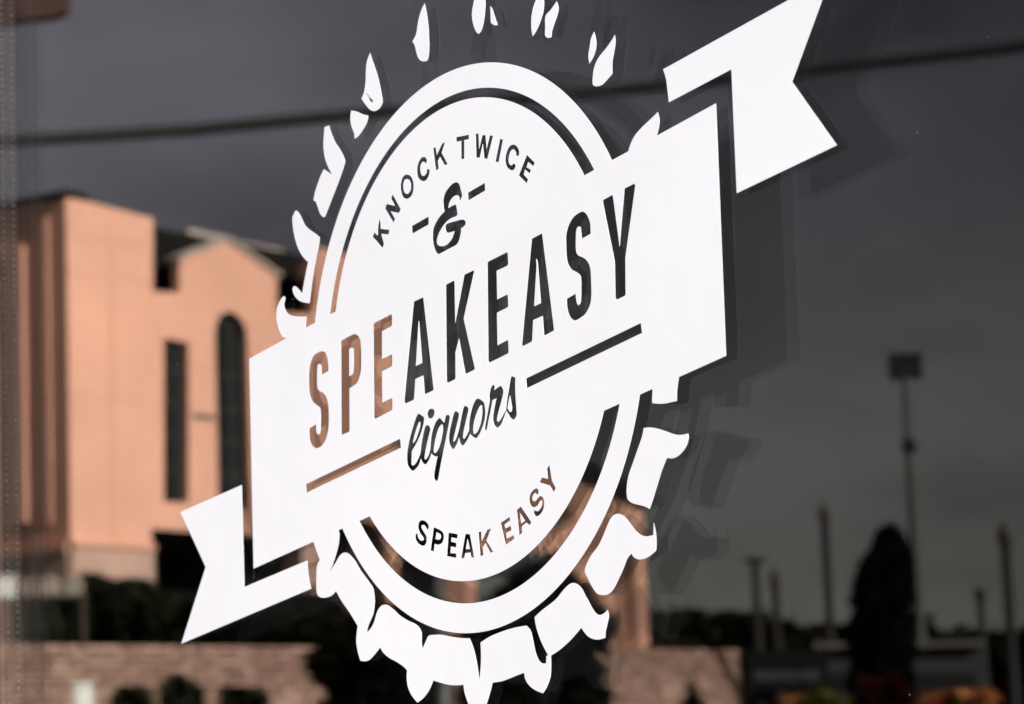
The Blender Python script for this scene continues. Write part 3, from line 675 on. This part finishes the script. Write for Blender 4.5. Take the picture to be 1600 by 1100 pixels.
def shrub(name, px0, px1, ytop, D, m, label, cat, seed, group=None, lobes=5, n=2600, size=0.09, zfoot=None, depth=None, flowers=None):
    a = at(px0, ytop, D); b = at(px1, ytop, D); c = (a + b) / 2; half = (a - b).length / 2
    z0 = GZ if zfoot is None else zfoot
    H = c.z - z0; rg = random.Random(seed)
    root = empty(name, (c.x, c.y, GZ), label, cat, group)
    along = (b - a).normalized(); dp = depth or half * 0.9
    blobs = [((c.x, c.y, z0 + H * 0.45), (half * 0.85, half * 0.85 if half < 1.5 else dp, H * 0.47))]
    for k in range(lobes):
        u = rg.uniform(-0.62, 0.62); q = c + along * half * u
        hh = H * rg.uniform(0.78, 0.98) * (1 - 0.25 * abs(u)); rr = half * rg.uniform(0.28, 0.45)
        blobs.append(((q.x + rg.uniform(-.2, .2) * half, q.y + rg.uniform(-.2, .2) * half, z0 + hh - rr * 0.8), (rr, rr, rr * 0.8)))
    foliage('foliage', blobs, n, size, m, root, seed)
    bm = bmesh.new()
    for k in range(4):
        q = c + along * half * rg.uniform(-0.3, 0.3)
        add_tube(bm, [(c.x + rg.uniform(-.05, .05), c.y, GZ - 0.14), (q.x, q.y, z0 + H * 0.4), (q.x + rg.uniform(-.1, .1), q.y, z0 + H * 0.75)], [0.03 + 0.01 * H, 0.03, 0.012], 6)
    from_bm('stem', bm, M['bark'], root)
    if flowers:
        for nm, fm, cnt, fs, (u0, u1), (v0, v1) in flowers:
            rf = random.Random(seed + 7); V = []; F = []
            for _ in range(cnt):
                u = rf.uniform(u0, u1); v = rf.uniform(v0, v1)
                p = c + along * half * u; p = Vector((p.x + rf.gauss(0, 0.03), p.y + rf.gauss(0, 0.03), z0 + H * v))
                nn = Vector((rf.gauss(0.5, .6), rf.gauss(-0.2, .6), rf.gauss(0.6, .4))).normalized(); t1 = nn.orthogonal().normalized(); t2 = nn.cross(t1)
                i = len(V); k6 = 6
                V.append(p + nn * fs * 0.2)
                V += [p + (t1 * math.cos(2 * math.pi * k / k6) + t2 * math.sin(2 * math.pi * k / k6)) * fs for k in range(k6)]
                F += [(i, i + 1 + k, i + 1 + (k + 1) % k6) for k in range(k6)]
            me = bpy.data.meshes.new(nm); me.from_pydata(V, [], F); o = link(nm, me, fm, root); o['kind'] = 'stuff'
    return root

HG = 'shrubs in the hedge behind the block wall'
for i, (a, b, y, lab) in enumerate(((-70, 150, 932, 'flat dark shrub at the window edge end of the hedge'), (100, 180, 893, 'rounded dark shrub rising in front of the plinth'),
                                    (160, 250, 903, 'dark shrub between the rounded one and the entrance'), (215, 330, 925, 'low dark shrub under the entrance opening'),
                                    (300, 440, 905, 'wide dark shrub behind the lower ribbon tail'), (420, 540, 930, 'dark shrub beside the pale pier'))):
    shrub('hedge_shrub', a, b, y, 38 - i * 0.3, M['leaf_dark'], lab, 'shrub', 20 + i, HG, n=5200, size=0.15, lobes=9, zfoot=at(200, 1030, 38).z)
shrub('evergreen_bush', 472, 715, 905, 17.0, M['leaf_black'], 'big near black evergreen bush before the block wall, left of the grey pole', 'bush', 41, lobes=11, n=9000, size=0.085)
shrub('evergreen_bush', 682, 962, 845, 17.6, M['leaf_black'], 'big near black evergreen bush before the block wall, right of the grey pole', 'bush', 42, lobes=11, n=9000, size=0.085)
shrub('bush', 930, 1175, 972, 44.0, M['leaf_olive'], 'broad brown green bush behind the short end of the block wall', 'bush', 43, lobes=6, n=3000, size=0.16)
shrub('upright_shrub', 1052, 1102, 1032, 15.5, M['leaf_black'], 'narrow dark shrub standing against the short end of the block wall', 'shrub', 44, lobes=3, n=1500, size=0.05)
shrub('wall_plant', 172, 245, 1062, 15.5, M['leaf_dark'], 'small dark plant below the block wall beside the white post', 'plant', 45, lobes=3, n=260, size=0.055, zfoot=at(250, 1150, 15.5).z)
shrub('wall_plant', 245, 318, 1050, 15.5, M['leaf_dark'], 'taller dark plant below the block wall near the lower ribbon tail', 'plant', 46, lobes=3, n=260, size=0.055, zfoot=at(250, 1150, 15.5).z)
shrub('wall_plant', 330, 425, 1066, 15.5, M['leaf_dark'], 'spreading dark plant below the block wall beside the evergreen bush', 'plant', 47, lobes=3, n=260, size=0.055, zfoot=at(250, 1150, 15.5).z)
shrub('flower_clump', 1225, 1335, 1070, 11.0, M['leaf_lime'], 'yellow green flower clump with orange blooms in front of the dark sign', 'flowers', 48, lobes=4, n=3200, size=0.028, zfoot=at(1280, 1200, 11).z,
      flowers=[('orange_blooms', M['fl_orange'], 60, 0.018, (-0.95, -0.1), (0.70, 0.86))])
shrub('maroon_shrub', 1300, 1440, 1040, 12.5, M['leaf_maroon'], 'dark maroon shrub in front of the cypress', 'shrub', 49, lobes=4, n=2600, size=0.04, zfoot=at(1370, 1220, 12.5).z)
shrub('flower_clump', 1445, 1548, 1072, 11.0, M['leaf_lime'], 'flower clump with orange and bright red blooms right of the maroon shrub', 'flowers', 50, lobes=4, n=2600, size=0.028, zfoot=at(1500, 1200, 11).z,
      flowers=[('orange_blooms', M['fl_orange'], 150, 0.019, (-0.9, 0.9), (0.70, 0.93)), ('red_blooms', M['fl_red'], 110, 0.022, (-0.4, 0.5), (0.70, 0.86))])

# added white box and pale strips stand in for the spacer bar's glint
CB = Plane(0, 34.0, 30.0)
cb = empty('glint_box', CB.pt(CB.sz(-10, 1000)[0], GZ), 'added white box standing in for the bright glint at the window edge', 'glint stand-in')
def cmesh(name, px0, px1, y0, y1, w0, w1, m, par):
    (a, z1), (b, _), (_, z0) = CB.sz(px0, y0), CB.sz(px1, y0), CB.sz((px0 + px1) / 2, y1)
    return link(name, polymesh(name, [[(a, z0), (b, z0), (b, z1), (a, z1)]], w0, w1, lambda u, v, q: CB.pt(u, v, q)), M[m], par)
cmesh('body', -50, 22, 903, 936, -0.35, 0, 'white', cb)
cmesh('box_panel', -44, -16, 907, 932, 0.002, 0.02, 'white', cb); cmesh('box_panel', -13, 17, 907, 932, 0.002, 0.02, 'white', cb)
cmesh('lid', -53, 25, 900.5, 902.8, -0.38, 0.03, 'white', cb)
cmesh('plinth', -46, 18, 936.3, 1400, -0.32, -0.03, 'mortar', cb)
fe = empty('glint_slats', CB.pt(CB.sz(80, 1000)[0], GZ), 'added pale slats standing in for the glint streaks beside the white box', 'fence')
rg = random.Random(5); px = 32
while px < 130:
    wd = rg.uniform(2.0, 3.6); cmesh('slat', px, px + wd, 902 + rg.uniform(-4, 5), 931, -0.03, 0, 'glint_slat', fe); px += wd + rg.uniform(4, 9)
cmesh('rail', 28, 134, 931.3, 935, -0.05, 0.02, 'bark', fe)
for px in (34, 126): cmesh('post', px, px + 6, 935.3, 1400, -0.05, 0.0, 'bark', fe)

# small round tree near the grey pole
p = foot(684, 48)
tr = empty('small_tree', (p.x, p.y, GZ), 'small round dark tree between the two peach buildings', 'tree')
zt = at(684, 805, 48).z; zb = at(684, 872, 48).z
foliage('crown', [((p.x, p.y, (zt + zb) / 2), (0.75, 0.75, (zt - zb) / 2)), ((p.x + .3, p.y, zb + .25), (0.5, 0.5, 0.3)), ((p.x - .35, p.y, zb + .3), (0.5, 0.5, 0.35))], 2600, 0.09, M['leaf_black'], tr, 60)
bm = bmesh.new(); add_tube(bm, [(p.x, p.y, GZ - 0.14), (p.x + .03, p.y, (GZ + zb) / 2), (p.x, p.y, zb + 0.3)], [0.12, 0.09, 0.06], 8); from_bm('trunk', bm, M['bark'], tr)

# cypress
p = foot(1385, 34)
cyp = empty('cypress_tree', (p.x, p.y, GZ), 'tall dark cypress tree against the sky beside the floodlight mast', 'tree')
prof = [(832, 1390, 24), (846, 1390, 29), (864, 1386, 38), (886, 1381, 46), (918, 1377, 50), (960, 1377, 52), (1000, 1377, 53), (1050, 1377, 54), (1100, 1378, 54), (1150, 1378, 48)]
bl_ = []
for i, (py, cx_, hw) in enumerate(prof):
    c = at(cx_, py + 14, 34); rr = hw / FOC * 34
    bl_.append(((c.x, c.y, c.z), (rr, rr, 0.22 if i < 3 else 0.34)))
bl_.append((tuple(at(1412, 886, 34)), (0.10, 0.10, 0.25)))
foliage('crown', bl_, 14000, 0.055, M['leaf_black'], cyp, 61)
bm = bmesh.new(); add_tube(bm, [(p.x, p.y, GZ - 0.14), (p.x, p.y, GZ + 0.8), (p.x, p.y, at(1385, 900, 34).z)], [0.11, 0.09, 0.02], 8); from_bm('trunk', bm, M['bark'], cyp)

# far line of trees: one mass
bl_ = []; rg = random.Random(9)
for px in range(-80, 1760, 17):
    D = 150 + rg.uniform(-6, 6)
    top = 966 + (18 if px > 1420 else 0) + 7 * math.sin(px * 0.021) + rg.uniform(-6, 8)
    if 1040 < px < 1090: top -= 12
    c = at(px, top, D); hh = (c.z - GZ) / 2
    bl_.append(((c.x, c.y, GZ + hh), (2.2, 2.2, hh)))
tag(foliage('treeline', bl_, 42000, 0.75, M['leaf_brown'], None, 62), 'far dark line of trees along the horizon', 'trees', kind='stuff')

# ---- street furniture
def lamp_column(px, ytop, D, wpx, label, style):
    p = foot(px, D); zt = at(px, ytop, D).z; r = wpx / FOC * D / 2
    root = empty('lamp_post', (p.x, p.y, GZ), label, 'lamp post', 'posts standing along the far car park')
    H = zt - GZ
    if style == 'cap':
        lathe('column', [(r * 1.5, -0.14), (r * 1.4, 0.5), (r, 0.6), (r * 0.95, H - r * 4)], (p.x, p.y, GZ), M['pole_dark'], root)
        lathe('cap', [(r * 1.35, H - r * 4 + 0.002), (r * 1.5, H - r * 3), (r * 0.9, H - r * 1.4), (r * 0.25, H)], (p.x, p.y, GZ), M['terracotta'], root)
    elif style == 'flat':
        lathe('column', [(r * 1.4, -0.14), (r, 0.6), (r * 0.9, H - r)], (p.x, p.y, GZ), M['pole_dark'], root)
        lathe('lamp_head', [(r * 2.0, H - r + 0.002), (r * 2.8, H - r * 0.6), (r * 2.8, H - r * 0.2), (r * 1.5, H)], (p.x, p.y, GZ), M['pole_dark'], root)
    else:
        lathe('column', [(r * 1.4, -0.14), (r, 0.6), (r * 0.9, H - r * 3)], (p.x, p.y, GZ), M['pole_dark'], root)
        lathe('lamp_head', [(r * 0.7, H - r * 3 + 0.002), (r * 1.6, H - r * 2.2), (r * 1.6, H - r * 1.0), (r * 0.6, H)], (p.x, p.y, GZ), M['cable'], root)
lamp_column(1292, 783, 70, 14, 'dark post with brown cap left of the cypress', 'cap')
lamp_column(1210, 886, 90, 13, 'short dark post with brown cap beside the flat topped lamp', 'cap')
lamp_column(1573, 812, 70, 17, 'dark post with brown cap nearest the photo edge', 'cap')
lamp_column(1180, 872, 90, 13, 'flat topped lamp post left of the capped posts', 'flat')
lamp_column(1529, 918, 62, 13, 'short post with round black lamp head between cypress and capped post', 'round')
D = 130; p = foot(1432, D); zt = at(1415, 572, D).z; r = 0.20
mast = empty('floodlight_mast', (p.x, p.y, GZ), 'tall grey floodlight mast with a rectangular bank of lamps', 'floodlight')
top = at(1415, 590, D); lean = Vector((p.x, p.y, 0))
lathe('column', [(0.36, -0.14), (0.32, 3), (0.22, (top.z - GZ) * 0.7), (0.20, top.z - GZ)], (p.x, p.y, GZ), M['mast'], mast)
c = at(1425, 696, D); lathe('junction_box', [(0.2, -0.32), (0.33, -0.28), (0.33, 0.28), (0.2, 0.32)], (p.x, p.y, c.z), M['pole_dark'], mast)
dirv = (at(1450, 590, D) - at(1380, 590, D)); dirv.z = 0; dirv.normalize(); az_ = math.atan2(dirv.y, dirv.x)
for k in range(2): box('crossbar', (p.x, p.y, top.z + 0.1 + k * 0.62), (1.5, 0.12, 0.10), M['pole_dark'], mast, az_)
for k in range(2):
    for j in range(4):
        q = Vector((p.x, p.y, top.z + 0.24 + k * 0.62)) + dirv * (-0.57 + 0.38 * j) + Vector((-dirv.y, dirv.x, 0)) * -0.22
        lamp = box('floodlamp', q, (0.37, 0.26, 0.58), M['pole_dark'], mast, az_, 0.03)

# grey pole near the glass, white post, sign, canopy, cable
p = foot(684, 13.5)
gp = empty('grey_pole', (p.x, p.y, GZ), 'thin galvanised grey pole between the two evergreen bushes', 'pole')
zt = at(678, 900, 13.5).z
lathe('post', [(0.030, -0.14), (0.028, zt - GZ)], (p.x, p.y, GZ), M['pole_grey'], gp)
lathe('cap', [(0.032, 0.001), (0.034, 0.02), (0.01, 0.035)], (p.x, p.y, zt), M['pole_grey'], gp)
lathe('base_plate', [(0.09, -0.138), (0.09, -0.12), (0.035, -0.10)], (p.x, p.y, GZ), M['pole_grey'], gp)
p = foot(124, 14.0); zt = at(124, 1074, 14).z; hw = 19 / FOC * 14
wp = empty('white_post', (p.x, p.y, GZ), 'square white post in front of the block wall', 'post')
box('post', (p.x, p.y, (GZ - 0.14 + zt) / 2), (hw * 1.5, hw * 1.5, zt - GZ + 0.14), M['white'], wp, 0.5, 0.008)
box('cap', (p.x, p.y, zt + 0.012), (hw * 1.66, hw * 1.66, 0.022), M['white'], wp, 0.5, 0.006)

SP = Plane(1165, 21.0, 42.0)
sg = empty('dark_sign', SP.pt(SP.sz(1225, 1050)[0], GZ), 'wide dark sign panel with faint pale lettering right of the block wall', 'sign')
def smesh(name, loops, w0, w1, m, par=None):
    me = polymesh(name, loops, w0, w1, lambda u, v, q: SP.pt(u, v, q)); return link(name, me, M[m], par or sg)
smesh('panel', [[SP.sz(1163, 1018), SP.sz(1292, 1014), SP.sz(1292, 1078), SP.sz(1163, 1080)]], -0.08, 0, 'sign_dark')
for px in (1180, 1275):
    a = SP.sz(px, 1070)[0]; smesh('leg', [[(a, GZ - 0.14), (a + 0.06, GZ - 0.14), (a + 0.06, SP.sz(px, 1076)[1]), (a, SP.sz(px, 1076)[1])]], -0.16, -0.082, 'pole_dark')
rg = random.Random(3); px = 1177
while px < 1272:                                 # blurred strokes, no letters to be read in the photograph
    h0 = rg.uniform(0, 9); wd = rg.uniform(3.5, 6.5)
    smesh('mark', [[SP.sz(px, 1064), SP.sz(px + wd, 1064), SP.sz(px + wd, 1050 - h0 * 0.7), SP.sz(px, 1050 - h0 * 0.7)]], 0.002, 0.012, 'sign_mark')
    px += wd + rg.uniform(2, 4)

# long low grey building behind the cypress
LB = Plane(1280, 60.0, 42.0)
lb = empty('low_building', LB.pt(LB.sz(1420, 1050)[0], GZ), 'long low grey building with pale roof edge behind the cypress', 'building')
def lmesh(name, loops, w0, w1, m):
    me = polymesh(name, loops, w0, w1, lambda u, v, q: LB.pt(u, v, q)); return link(name, me, M[m], lb)
def lbox(name, x0, x1, y0, y1, w0, w1, m): return lmesh(name, [[LB.sz(x0, y0), LB.sz(x1, y0 - (x1 - x0) * 0.012), LB.sz(x1, y1 - (x1 - x0) * 0.012), LB.sz(x0, y1)]], w0, w1, m)
a0, a1 = LB.sz(1277, 1050)[0], LB.sz(1540, 1050)[0]
lmesh('wall', [[(a0, GZ), (a1, GZ), (a1, LB.sz(1540, 1010)[1]), (a0, LB.sz(1277, 1018)[1])]], -6, -0.1, 'grey_fascia')
lbox('roof_edge', 1270, 1536, 1004, 1013, -0.4, 0.15, 'pale_fascia')
for k in range(6): lbox('window', 1290 + 40 * k, 1324 + 40 * k, 1052, 1080, -0.098, -0.06, 'winglass')

# brown canopy corner, high and close
c = at(40, 18, 16)
cn = empty('brown_canopy', (c.x, c.y, c.z), 'dark brown canopy corner at the very top of the window edge', 'canopy')
CP = Plane(40, 16.0, 36.5)
me = polymesh('panel', [[CP.sz(-260, -330), CP.sz(104, -330), CP.sz(103, 8), CP.sz(96, 18), CP.sz(78, 24), CP.sz(-260, 66)]], -0.12, 0, lambda u, v, q: CP.pt(u, v, q))
link('fascia', me, M['brown'], cn)
a = CP.sz(-230, 0)[0]
me = polymesh('post', [[(a, GZ - 0.14), (a + 0.14, GZ - 0.14), (a + 0.14, CP.sz(-230, 60)[1]), (a, CP.sz(-230, 60)[1])]], -0.7, -0.56, lambda u, v, q: CP.pt(u, v, q))
link('post', me, M['pole_dark'], cn)

# overhead cable between two poles that stand outside the picture
WPX = [(-420, 250), (0, 221), (305, 202), (545, 179), (880, 149), (1080, 128), (1270, 108), (1600, 71), (2950, -120)]
pts = [at(x, y, 26) for x, y in WPX]
bm = bmesh.new(); fine = []
for i in range(len(pts) - 1):
    for k in range(6): fine.append(pts[i].lerp(pts[i + 1], k / 6))
fine.append(pts[-1])
add_tube(bm, fine, 0.060, 8); tag(from_bm('power_cable', bm, M['cable'], None, True), 'thick black overhead cable crossing the whole dark sky', 'cable')
for q, lab in ((pts[0], 'wooden utility pole carrying the cable on the peach building side'), (pts[-1], 'wooden utility pole carrying the cable on the cypress side')):
    u = empty('utility_pole', (q.x, q.y, GZ), lab, 'pole', 'utility poles')
    lathe('post', [(0.16, -0.14), (0.11, q.z - GZ + 0.5)], (q.x + 0.16, q.y, GZ), M['wood'], u)
    lathe('insulator', [(0.03, -0.10), (0.05, -0.06), (0.05, -0.03), (0.03, -0.026)], (q.x, q.y, q.z), M['cable'], u, 10)
    box('bracket', (q.x + 0.02, q.y, q.z - 0.13), (0.20, 0.05, 0.05), M['wood'], u)
